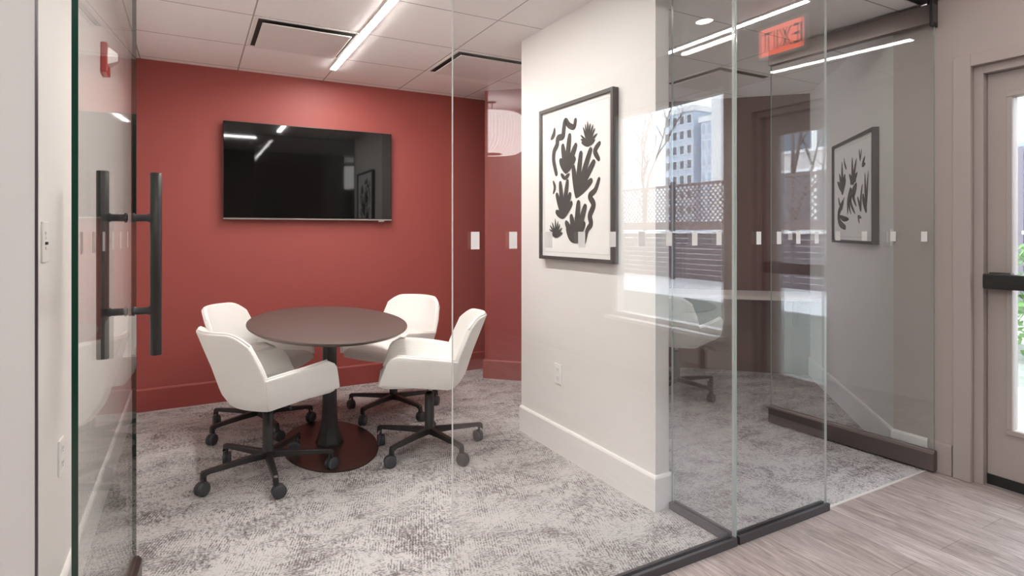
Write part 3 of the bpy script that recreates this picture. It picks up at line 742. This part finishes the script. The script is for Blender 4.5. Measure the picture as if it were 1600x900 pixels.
def chair_proto():
    t = thing('swivel_armchair', 'x', 'chair')
    F = M['fabric']
    bm, rim, _, _ = shell(back_fn, 26, 14, 0.032)
    # normals of back_fn point outward or inward depending on winding; make the padding grow forwards (+X)
    bb = obj('backrest', bm, F, t, 0.008, 3, True)
    bm = bmesh.new(); tube(bm, [p + Vector((0, 0, 0.0)) for p in rim], 0.0065, 8); obj('piping', bm, M['piping'], bb)
    for s in (1, -1):
        bm, rim, P, _ = shell(arm_fn(s), 12, 8, 0.032 if s > 0 else -0.032)
        a = obj('armrest', bm, F, t, 0.007, 3, True)
        bm = bmesh.new(); tube(bm, rim, 0.0065, 8); obj('piping', bm, M['piping'], a)
    # seat: padded slab between the arms with a rounded front
    bm = bmesh.new(); nx, ny = 14, 10
    top, bot = [], []
    for i in range(nx + 1):
        u = i / nx
        hw = lerp(0.196, 0.236, min(1, u * 1.6)) - (0.05 * max(0, (u - 0.85) / 0.15) ** 2)
        rt, rb = [], []
        for j in range(ny + 1):
            q = 2 * j / ny - 1
            x = lerp(-0.165 + 0.080 * q * q, 0.300, u)
            z = 0.478 - 0.012 * (1 - q * q) - 0.045 * max(0, (u - 0.75) / 0.25) ** 2.2
            rt.append(bm.verts.new((x, q * hw, z)))
            rb.append(bm.verts.new((x - 0.01 * u, q * hw * 0.93, 0.414 + 0.012 * u)))
        top.append(rt); bot.append(rb)
    for i in range(nx):
        for j in range(ny):
            bm.faces.new((top[i][j], top[i + 1][j], top[i + 1][j + 1], top[i][j + 1])); bm.faces.new((bot[i][j], bot[i][j + 1], bot[i + 1][j + 1], bot[i + 1][j]))
        bm.faces.new((top[i][0], bot[i][0], bot[i + 1][0], top[i + 1][0])); bm.faces.new((top[i][ny], top[i + 1][ny], bot[i + 1][ny], bot[i][ny]))
    for j in range(ny):
        bm.faces.new((top[0][j], top[0][j + 1], bot[0][j + 1], bot[0][j])); bm.faces.new((top[nx][j], bot[nx][j], bot[nx][j + 1], top[nx][j + 1]))
    obj('seat', bm, F, t, 0.010, 3, True)
    bm = bmesh.new(); bx(bm, -0.12, 0.14, -0.09, 0.09, 0.390, 0.416); o = obj('tilt_mechanism', bm, M['black_plastic'], t, 0.006)
    bm = bmesh.new(); tube(bm, [(0.02, -0.09, 0.400), (0.02, -0.18, 0.398), (0.02, -0.205, 0.388)], 0.006, 8); obj('lever', bm, M['black_plastic'], o)
    bm = bmesh.new()
    lathe(bm, [(0, 0.098), (0.031, 0.098), (0.035, 0.105), (0.034, 0.125), (0.028, 0.135), (0.027, 0.335), (0.024, 0.338), (0, 0.338)], 24)
    o = obj('column', bm, M['black'], t)
    bm = bmesh.new(); lathe(bm, [(0, 0.336), (0.0155, 0.336), (0.0155, 0.390), (0, 0.390)], 20); obj('gas_lift', bm, M['chrome'], o)
    R = 0.315
    for k in range(5):
        a = 2 * PI * k / 5 + 0.35; m = Matrix.Rotation(a, 4, 'Z')
        bm = bmesh.new()
        prof = [(0.024, 0.021, 0.096, 0.132), (0.12, 0.0185, 0.099, 0.127), (R - 0.02, 0.016, 0.098, 0.119), (R + 0.010, 0.015, 0.088, 0.117), (R + 0.020, 0.013, 0.070, 0.108)]
        rings = []
        for x, w, zb, zt in prof:
            rings.append([bm.verts.new(m @ Vector(p)) for p in ((x, -w, zb), (x, w, zb), (x, w * 0.8, zt), (x, -w * 0.8, zt))])
        for r0, r1 in zip(rings, rings[1:]):
            for i in range(4): bm.faces.new((r0[i], r0[(i + 1) % 4], r1[(i + 1) % 4], r1[i]))
        bm.faces.new(rings[0][::-1]); bm.faces.new(rings[-1])
        lg = obj('leg', bm, M['black'], t, 0.003)
        # caster: stem, hood and two wheels, each turned its own way
        ca = a + (0.9, 2.1, -0.7, 0.4, 1.7)[k]
        cm = Matrix.Translation((R * math.cos(a), R * math.sin(a), 0)) @ Matrix.Rotation(ca, 4, 'Z')
        bm = bmesh.new()
        lathe(bm, [(0, 0.050), (0.008, 0.050), (0.008, 0.096), (0, 0.096)], 12, cm)
        for s in (-1, 1):
            wm = cm @ Matrix.Translation((0.016, s * 0.012, 0.034)) @ Matrix.Rotation(PI / 2, 4, 'X')
            lathe(bm, [(0, -0.010), (0.024, -0.010), (0.031, -0.0095), (0.0338, -0.006), (0.0338, 0.006), (0.031, 0.0095), (0.024, 0.010), (0, 0.010)], 24, wm, mi=1)
        hm = cm @ Matrix.Translation((0.012, 0, 0.040)) @ Matrix.Rotation(PI / 2, 4, 'X')
        lathe(bm, [(0, -0.003), (0.032, -0.003), (0.032, 0.003), (0, 0.003)], 20, hm)
        obj('caster', bm, [M['black_plastic'], M['wheel']], lg)
    return t

P0 = chair_proto()
G = 'cream swivel armchairs around the oval table'
P0.location = (0.355, 3.33, 0); P0.rotation_euler = (0, 0, 0.36)
P0['label'] = 'cream swivel armchair at the front left of the table, back to viewer'; P0['group'] = G
dup(P0, (0.385, 4.13, 0), -0.55, 'cream swivel armchair at the far left of the table by the red wall', G)
dup(P0, (1.27, 4.06, 0), PI + 0.55, 'cream swivel armchair at the far right of the table facing the viewer', G)
dup(P0, (1.24, 3.26, 0), PI - 0.33, 'cream swivel armchair at the front right of the table, near the glass joint', G)
desk_chair = dup(P0, (3.40, 3.42, 0), 0.30, 'cream swivel armchair at the wall desk in the right-hand room')
del desk_chair['group']
# each star base stands turned its own way under its swivelled seat
for ch, deg in zip([o for o in C.objects if o.name.startswith('swivel_armchair')], (-18, -5, -2, 66, -12)):
    for lg in ch.children:
        if lg.name.startswith('leg'): lg.rotation_euler.z = math.radians(deg) - 0.35 - ch.rotation_euler.z

# ------------------------------------------------------------------ wall desk in the right-hand room
un = Vector((-0.707, 0.707)); nn = Vector((-0.707, -0.707))
t = thing('wall_desk', 'pale wall-mounted desk along the shaded red wall in the right-hand room', 'desk', (B.x, B.y, 0), math.atan2(0.707, -0.707))
# local x runs along the wall away from the slanted wall, local y points into the wall behind
bm = bmesh.new(); bx(bm, 0.02, 2.2, 0.005, 0.525, 0.722, 0.752); obj('desktop', bm, M['desk'], t, 0.002)
for x in (0.12, 1.15, 2.1):
    bm = bmesh.new(); bx(bm, x - 0.02, x + 0.02, 0.005, 0.42, 0.690, 0.7215); bx(bm, x - 0.02, x + 0.02, 0.005, 0.035, 0.45, 0.690); obj('bracket', bm, M['black'], t)

# ------------------------------------------------------------------ exit door, its frame, sign
LY0, LY1, LZ0, LZ1 = 0.68, 1.315, 0.305, 1.972
root = bpy.data.objects.new('door_1', None); C.objects.link(root); root['kind'] = 'structure'
root['label'] = 'greige exit door with tall glass lite and dark push bar'; root['category'] = 'door'
bm = bmesh.new()
y0, y1, z0, z1 = DY0 + 0.045, DY1 - 0.045, 0.012, DZ - 0.045
for a, b, c_, e in ((y0, LY0, z0, z1), (LY1, y1, z0, z1), (LY0, LY1, z0, LZ0), (LY0, LY1, LZ1, z1)): bx(bm, 3.585, 3.630, a, b, c_, e)
bmesh.ops.remove_doubles(bm, verts=bm.verts[:], dist=1e-5)
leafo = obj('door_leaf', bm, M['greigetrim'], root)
bm = bmesh.new(); m_ = 0.026
for xa, xb in ((3.574, 3.586), (3.629, 3.640)):
    for a, b, c_, e in ((LY0 - m_, LY1 + m_, LZ0 - m_, LZ0), (LY0 - m_, LY1 + m_, LZ1, LZ1 + m_), (LY0 - m_, LY0, LZ0, LZ1), (LY1, LY1 + m_, LZ0, LZ1)): bx(bm, xa, xb, a, b, c_, e)
obj('lite_frame', bm, M['greigetrim'], root, 0.004)
bm = bmesh.new(); bx(bm, 3.604, 3.610, LY0, LY1, LZ0, LZ1); obj('lite_pane', bm, M['lite'], root)
bm = bmesh.new(); bx(bm, 3.578, 3.586, y0, y1, 0.004, 0.055); obj('door_sweep', bm, M['header'], root)
bm = bmesh.new(); bx(bm, 3.500, 3.545, y0 + 0.04, y1 - 0.010, 1.010, 1.085); pb = obj('push_bar', bm, M['black'], root, 0.006)
bm = bmesh.new(); bx(bm, 3.545, 3.585, y1 - 0.11, y1 - 0.02, 1.005, 1.090); bx(bm, 3.545, 3.585, y0 + 0.05, y0 + 0.14, 1.005, 1.090); obj('bar_bracket', bm, M['black'], pb, 0.003)
# frame: jamb returns and flat casing on the corridor side
bm = bmesh.new()
for a, b, c_, e in ((DY1 - 0.042, DY1, 0, DZ), (DY0, DY0 + 0.042, 0, DZ), (DY0 + 0.042, DY1 - 0.042, DZ - 0.042, DZ)): bx(bm, 3.545, 3.68, a, b, c_, e)
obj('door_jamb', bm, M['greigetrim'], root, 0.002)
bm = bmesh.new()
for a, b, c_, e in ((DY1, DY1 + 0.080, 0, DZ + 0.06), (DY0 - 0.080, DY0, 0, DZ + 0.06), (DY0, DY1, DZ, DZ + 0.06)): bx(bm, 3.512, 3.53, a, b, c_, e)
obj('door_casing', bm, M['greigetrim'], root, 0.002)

# corridor window
root = bpy.data.objects.new('window_1', None); C.objects.link(root); root['kind'] = 'structure'
bm = bmesh.new(); f = 0.035
for a, b, c_, e in ((WY0, WY0 + f, WZ0, WZ1), (WY1 - f, WY1, WZ0, WZ1), (WY0 + f, WY1 - f, WZ0, WZ0 + f), (WY0 + f, WY1 - f, WZ1 - f, WZ1)): bx(bm, 3.56, 3.65, a, b, c_, e)
obj('window_frame', bm, M['white_cap'], root, 0.002)
bm = bmesh.new(); bx(bm, 3.604, 3.610, WY0 + f, WY1 - f, WZ0 + f, WZ1 - f); obj('window_pane', bm, M['lite'], root)
bm = bmesh.new(); bx(bm, 3.46, 3.56, WY0 - 0.03, WY1 + 0.03, WZ0 - 0.03, WZ0); obj('window_sill', bm, M['white_cap'], root, 0.003)
# lobby window, the blue of the daylight put into the glass tint
root = bpy.data.objects.new('window_2', None); C.objects.link(root); root['kind'] = 'structure'
bm = bmesh.new()
for a, b, c_, e in ((2.70, 2.725, 0.15, 2.05), (3.095, 3.12, 0.15, 2.05), (2.725, 3.095, 0.15, 0.18), (2.725, 3.095, 2.02, 2.05)): bx(bm, a, b, -5.08, -5.02, c_, e)
obj('window_frame', bm, M['header'], root)
bm = bmesh.new(); bx(bm, 2.725, 3.095, -5.055, -5.048, 0.18, 2.02); obj('window_pane', bm, M['blue'], root)

# exit sign above the exit door
t = thing('exit_sign', 'red glowing EXIT sign above the exit door, mirrored in the glass', 'exit sign', (3.53, 0.765, 2.61), -PI / 2)
bm = bmesh.new(); bx(bm, -0.18, 0.18, -0.030, 0, -0.115, 0.115); obj('housing', bm, M['white_cap'], t, 0.004)
bm = bmesh.new(); bx(bm, -0.160, 0.160, -0.0325, -0.0302, -0.095, 0.095); obj('face', bm, M['exitred'], t)
def letter_bars(ch):
    s = 0.014
    if ch == 'E': return [((-0.026, -0.065), (-0.026, 0.065)), ((-0.026, 0.058), (0.028, 0.058)), ((-0.026, 0), (0.020, 0)), ((-0.026, -0.058), (0.028, -0.058))]
    if ch == 'X': return [((-0.028, -0.062), (0.028, 0.062)), ((-0.028, 0.062), (0.028, -0.062))]
    if ch == 'I': return [((0, -0.065), (0, 0.065))]
    return [((0, -0.065), (0, 0.058)), ((-0.032, 0.058), (0.032, 0.058))]
for ch, cx in (('E', -0.115), ('X', -0.035), ('I', 0.035), ('T', 0.105)):
    bm = bmesh.new()
    for (xa, za), (xb, zb) in letter_bars(ch):
        v = Vector((xb - xa, 0, zb - za)); Ln = v.length; a = math.atan2(v.z, v.x)
        m = Matrix.Translation(((xa + xb) / 2 + cx, -0.034, (za + zb) / 2)) @ Matrix.Rotation(-a, 4, 'Y')
        bx(bm, -Ln / 2, Ln / 2, -0.001, 0.001, -0.008, 0.008, mtx=m)
    obj('lettering', bm, M['exitletter'], t)

# large pendant in the lobby round the corner of the corridor
t = thing('pendant_lamp', 'large white wavy drum pendant lamp in the lobby, mirrored in the glass', 'pendant lamp', (3.05, -2.68, 2.43))
bm = bmesh.new()
lathe(bm, [(0.12, -0.235), (0.30, -0.225), (0.40, -0.17), (0.435, -0.08), (0.44, 0.06), (0.41, 0.16), (0.33, 0.215), (0.10, 0.235)], 48); obj('shade', bm, M['lamp'], t)
bm = bmesh.new(); lathe(bm, [(0, 0.22), (0.006, 0.22), (0.006, 0.36), (0.05, 0.362), (0.05, 0.369), (0, 0.369)], 16); obj('suspension', bm, M['header'], t)
bm = bmesh.new(); lathe(bm, [(0, -0.238), (0.12, -0.238), (0.12, -0.230), (0, -0.230)], 32); obj('bottom_disc', bm, M['chrome'], t)

# ------------------------------------------------------------------ outside, seen through the exit door and mirrored in the glass
def flat(name, poly, z, mat):
    bm = bmesh.new(); prism(bm, poly, z - 0.05, z); return struct(name, bm, mat)
flat('lawn', [(3.70, -30), (8.6, -30), (8.6, 20), (3.70, 20)], -0.04, M['grass'])
flat('pavement', [(8.6, -30), (11.4, -30), (11.4, 20), (8.6, 20)], -0.02, M['concrete'])
flat('street', [(11.4, -60), (70, -60), (70, 40), (11.4, 40)], -0.03, M['concrete'])

def fence_panel_proto():
    t = thing('fence_panel', 'brown fence panel with lattice top and pale rail beyond the lawn', 'fence', (0, 0, 0), 0, 'lattice fence panels beyond the lawn')
    W, z0, z1 = 2.4, 1.55, 2.50
    bm = bmesh.new(); pitch = 0.15
    for s in (-1, 1):
        c_ = -(z1 - z0)
        while c_ < W:
            ya, yb = max(0.02, c_), min(W - 0.02, c_ + (z1 - z0))
            if yb - ya > 0.03:
                za = z0 + (ya - c_); zb = z0 + (yb - c_)
                if s < 0: za, zb = z0 + z1 - za, z0 + z1 - zb
                Ln = math.hypot(yb - ya, zb - za); a = math.atan2(zb - za, yb - ya)
                m = Matrix.Translation((0.006 * s, (ya + yb) / 2, (za + zb) / 2)) @ Matrix.Rotation(a, 4, 'X')
                bx(bm, -0.005, 0.005, -Ln / 2, Ln / 2, -0.017, 0.017, mtx=m)
            c_ += pitch
    obj('lattice', bm, M['fence'], t)
    bm = bmesh.new(); bx(bm, -0.03, 0.03, 0, W, z1, z1 + 0.07); bx(bm, -0.03, 0.03, 0, W, z0 - 0.07, z0); bx(bm, -0.02, 0.02, 0, W, z0 - 0.22, z0 - 0.071); obj('rail', bm, M['fence'], t)
    bm = bmesh.new(); bx(bm, -0.05, 0.05, W, W + 0.1, -0.02, 2.65); obj('post', bm, M['fencedark'], t)
    bm = bmesh.new(); bx(bm, -0.10, -0.06, 0, W, 1.25, 1.30); obj('pale_rail', bm, M['rail'], t)
    bm = bmesh.new()
    for k in range(9): bx(bm, -0.018, 0.018, 0.0, W, 0.03 + 0.135 * k, 0.155 + 0.135 * k)
    obj('lower_boards', bm, M['fencedark'], t)
    return t
fp = fence_panel_proto(); fp.location = (11.6, -16.0, 0)
for k in range(1, 10): dup(fp, (11.6, -16.0 + 2.53 * k, 0), 0)

def building(name, label, x, y0, y1, h, depth, wall_m, win_m, nx, nz, wy, wz, z_first=1.2, group=None, sill=True):
    t = thing(name, label, 'building', (x, (y0 + y1) / 2, 0), 0, group); W = y1 - y0
    bm = bmesh.new(); bx(bm, 0, depth, -W / 2, W / 2, -0.03, h); obj('facade', bm, wall_m, t)
    bm = bmesh.new(); bx(bm, -0.2, depth + 0.2, -W / 2 - 0.2, W / 2 + 0.2, h, h + 0.5); obj('roof_edge', bm, M['concretewhite'], t)
    for i in range(nx):
        for j in range(nz):
            yc = -W / 2 + W * (i + 0.5) / nx; zc = z_first + (h - z_first) * (j + 0.5) / nz
            bm = bmesh.new(); bx(bm, -0.10, 0.0, yc - wy / 2 - 0.1, yc + wy / 2 + 0.1, zc - wz / 2 - 0.1, zc + wz / 2 + 0.1)
            f_ = obj('window', bm, M['concretewhite'], t)
            bm = bmesh.new(); bx(bm, -0.13, -0.101, yc - wy / 2, yc + wy / 2, zc - wz / 2, zc + wz / 2); obj('window_pane', bm, win_m, f_)
    return t
building('apartment_block', 'red brick apartment block beyond the lattice fence', 19.0, -10.9, -4.0, 9.0, 8, M['brick'], M['windowdark'], 4, 3, 1.5, 1.8)
building('townhouse', 'pale brick townhouse seen through the exit door glass', 20.0, 2.0, 14.0, 11.0, 8, M['brick'], M['windowdark'], 4, 3, 1.4, 1.8)
building('white_block', 'white rendered building beyond the fence, mirrored in the glass', 22.0, -16.5, -15.35, 15.0, 4, M['concretewhite'], M['tower'], 1, 1, 0.2, 0.8, 11.0)
building('glass_tower', 'narrow pale glass tower between tower block and white building', 44.0, -37.6, -35.4, 12.0, 5, M['tower'], M['towerglass'], 3, 7, 0.4, 0.9)
building('office_tower', 'blue-grey tower block with dark window rows beside the low glass tower', 44.0, -42.6, -38.6, 13.4, 5, M['tower'], M['windowdark'], 4, 8, 0.5, 0.8)

def bare_tree(label, loc, h, seed):
    rnd = random.Random(seed)
    t = thing('bare_tree', label, 'tree', loc)
    bm = bmesh.new()
    def grow(p, d, ln, r, lvl):
        q = p + d * ln; midp = p + d * ln * 0.5 + Vector((rnd.uniform(-1, 1), rnd.uniform(-1, 1), 0)) * ln * 0.05
        tube(bm, [p, midp, q], [r, r * 0.85, r * 0.68], 6)
        if lvl == 0: return
        for k in range(3 if lvl > 1 else 2):
            nd = (d + Vector((rnd.uniform(-0.8, 0.8), rnd.uniform(-0.8, 0.8), rnd.uniform(-0.15, 0.6)))).normalized()
            grow(q if k else midp, nd, ln * rnd.uniform(0.6, 0.8), r * 0.6, lvl - 1)
    grow(Vector((0, 0, -0.03)), Vector((0, 0, 1)), h * 0.36, h * 0.012, 5)
    obj('branches', bm, M['bark'], t)
bare_tree('bare winter tree behind the fence before the glass tower', (14.5, -12.8, 0), 7.0, 3)
bare_tree('bare winter tree behind the fence before the brick block', (13.5, -6.2, 0), 7.5, 11)

t = thing('shrub', 'green leafy shrub on the lawn seen through the exit door glass', 'shrub', (9.3 - 1.2, 2.6, -0.04))
bm = bmesh.new(); rnd = random.Random(5)
for k in range(900):
    a, b = rnd.uniform(0, 2 * PI), rnd.uniform(0, 1); r = 0.75 * rnd.uniform(0.6, 1.0)
    p = Vector((r * math.cos(a) * math.sqrt(1 - (b * 0.98) ** 2), r * math.sin(a) * math.sqrt(1 - (b * 0.98) ** 2), 0.1 + 1.15 * b))
    d1 = Vector((rnd.uniform(-1, 1), rnd.uniform(-1, 1), rnd.uniform(-1, 1))).normalized(); d2 = d1.orthogonal().normalized()
    s = 0.06
    bm.faces.new([bm.verts.new(p + d1 * s), bm.verts.new(p + d2 * s * 0.5), bm.verts.new(p - d1 * s), bm.verts.new(p - d2 * s * 0.5)])
obj('foliage', bm, M['leaf'], t)
bm = bmesh.new()
for k in range(6): tube(bm, [(0, 0, 0.002), (0.12 * math.cos(k), 0.12 * math.sin(k), 0.4), (0.35 * math.cos(k), 0.35 * math.sin(k), 0.9)], [0.02, 0.015, 0.006], 6)
obj('stem', bm, M['bark'], t)

# ------------------------------------------------------------------ daylight
w = bpy.data.worlds.new('overcast'); sc.world = w; w.use_nodes = True
nt = w.node_tree; bg = nt.nodes['Background']
bg.inputs[0].default_value = (0.86, 0.92, 1.0, 1); bg.inputs[1].default_value = 5.6

# ------------------------------------------------------------------ camera
cam = bpy.data.cameras.new('camera'); co = bpy.data.objects.new('camera', cam); C.objects.link(co)
co.location = (0, 0, 1.3)
co.rotation_euler = (PI / 2, 0, -math.atan2(0.484, 0.875))
cam.sensor_width = 36.0; cam.lens = 36.0 * 904 / 1600; cam.shift_y = -(450 - 361) / 1600; cam.clip_start = 0.02; cam.clip_end = 300
sc.camera = co
vs = sc.view_settings; vs.view_transform = 'Standard'; vs.look = 'None'; vs.exposure = 0.62; vs.gamma = 1.0; vs.use_curve_mapping = False
cy = sc.cycles
cy.use_denoising = True; cy.max_bounces = 12; cy.diffuse_bounces = 6; cy.glossy_bounces = 6; cy.transparent_max_bounces = 24
cy.caustics_reflective = False; cy.caustics_refractive = False; cy.sample_clamp_indirect = 8.0
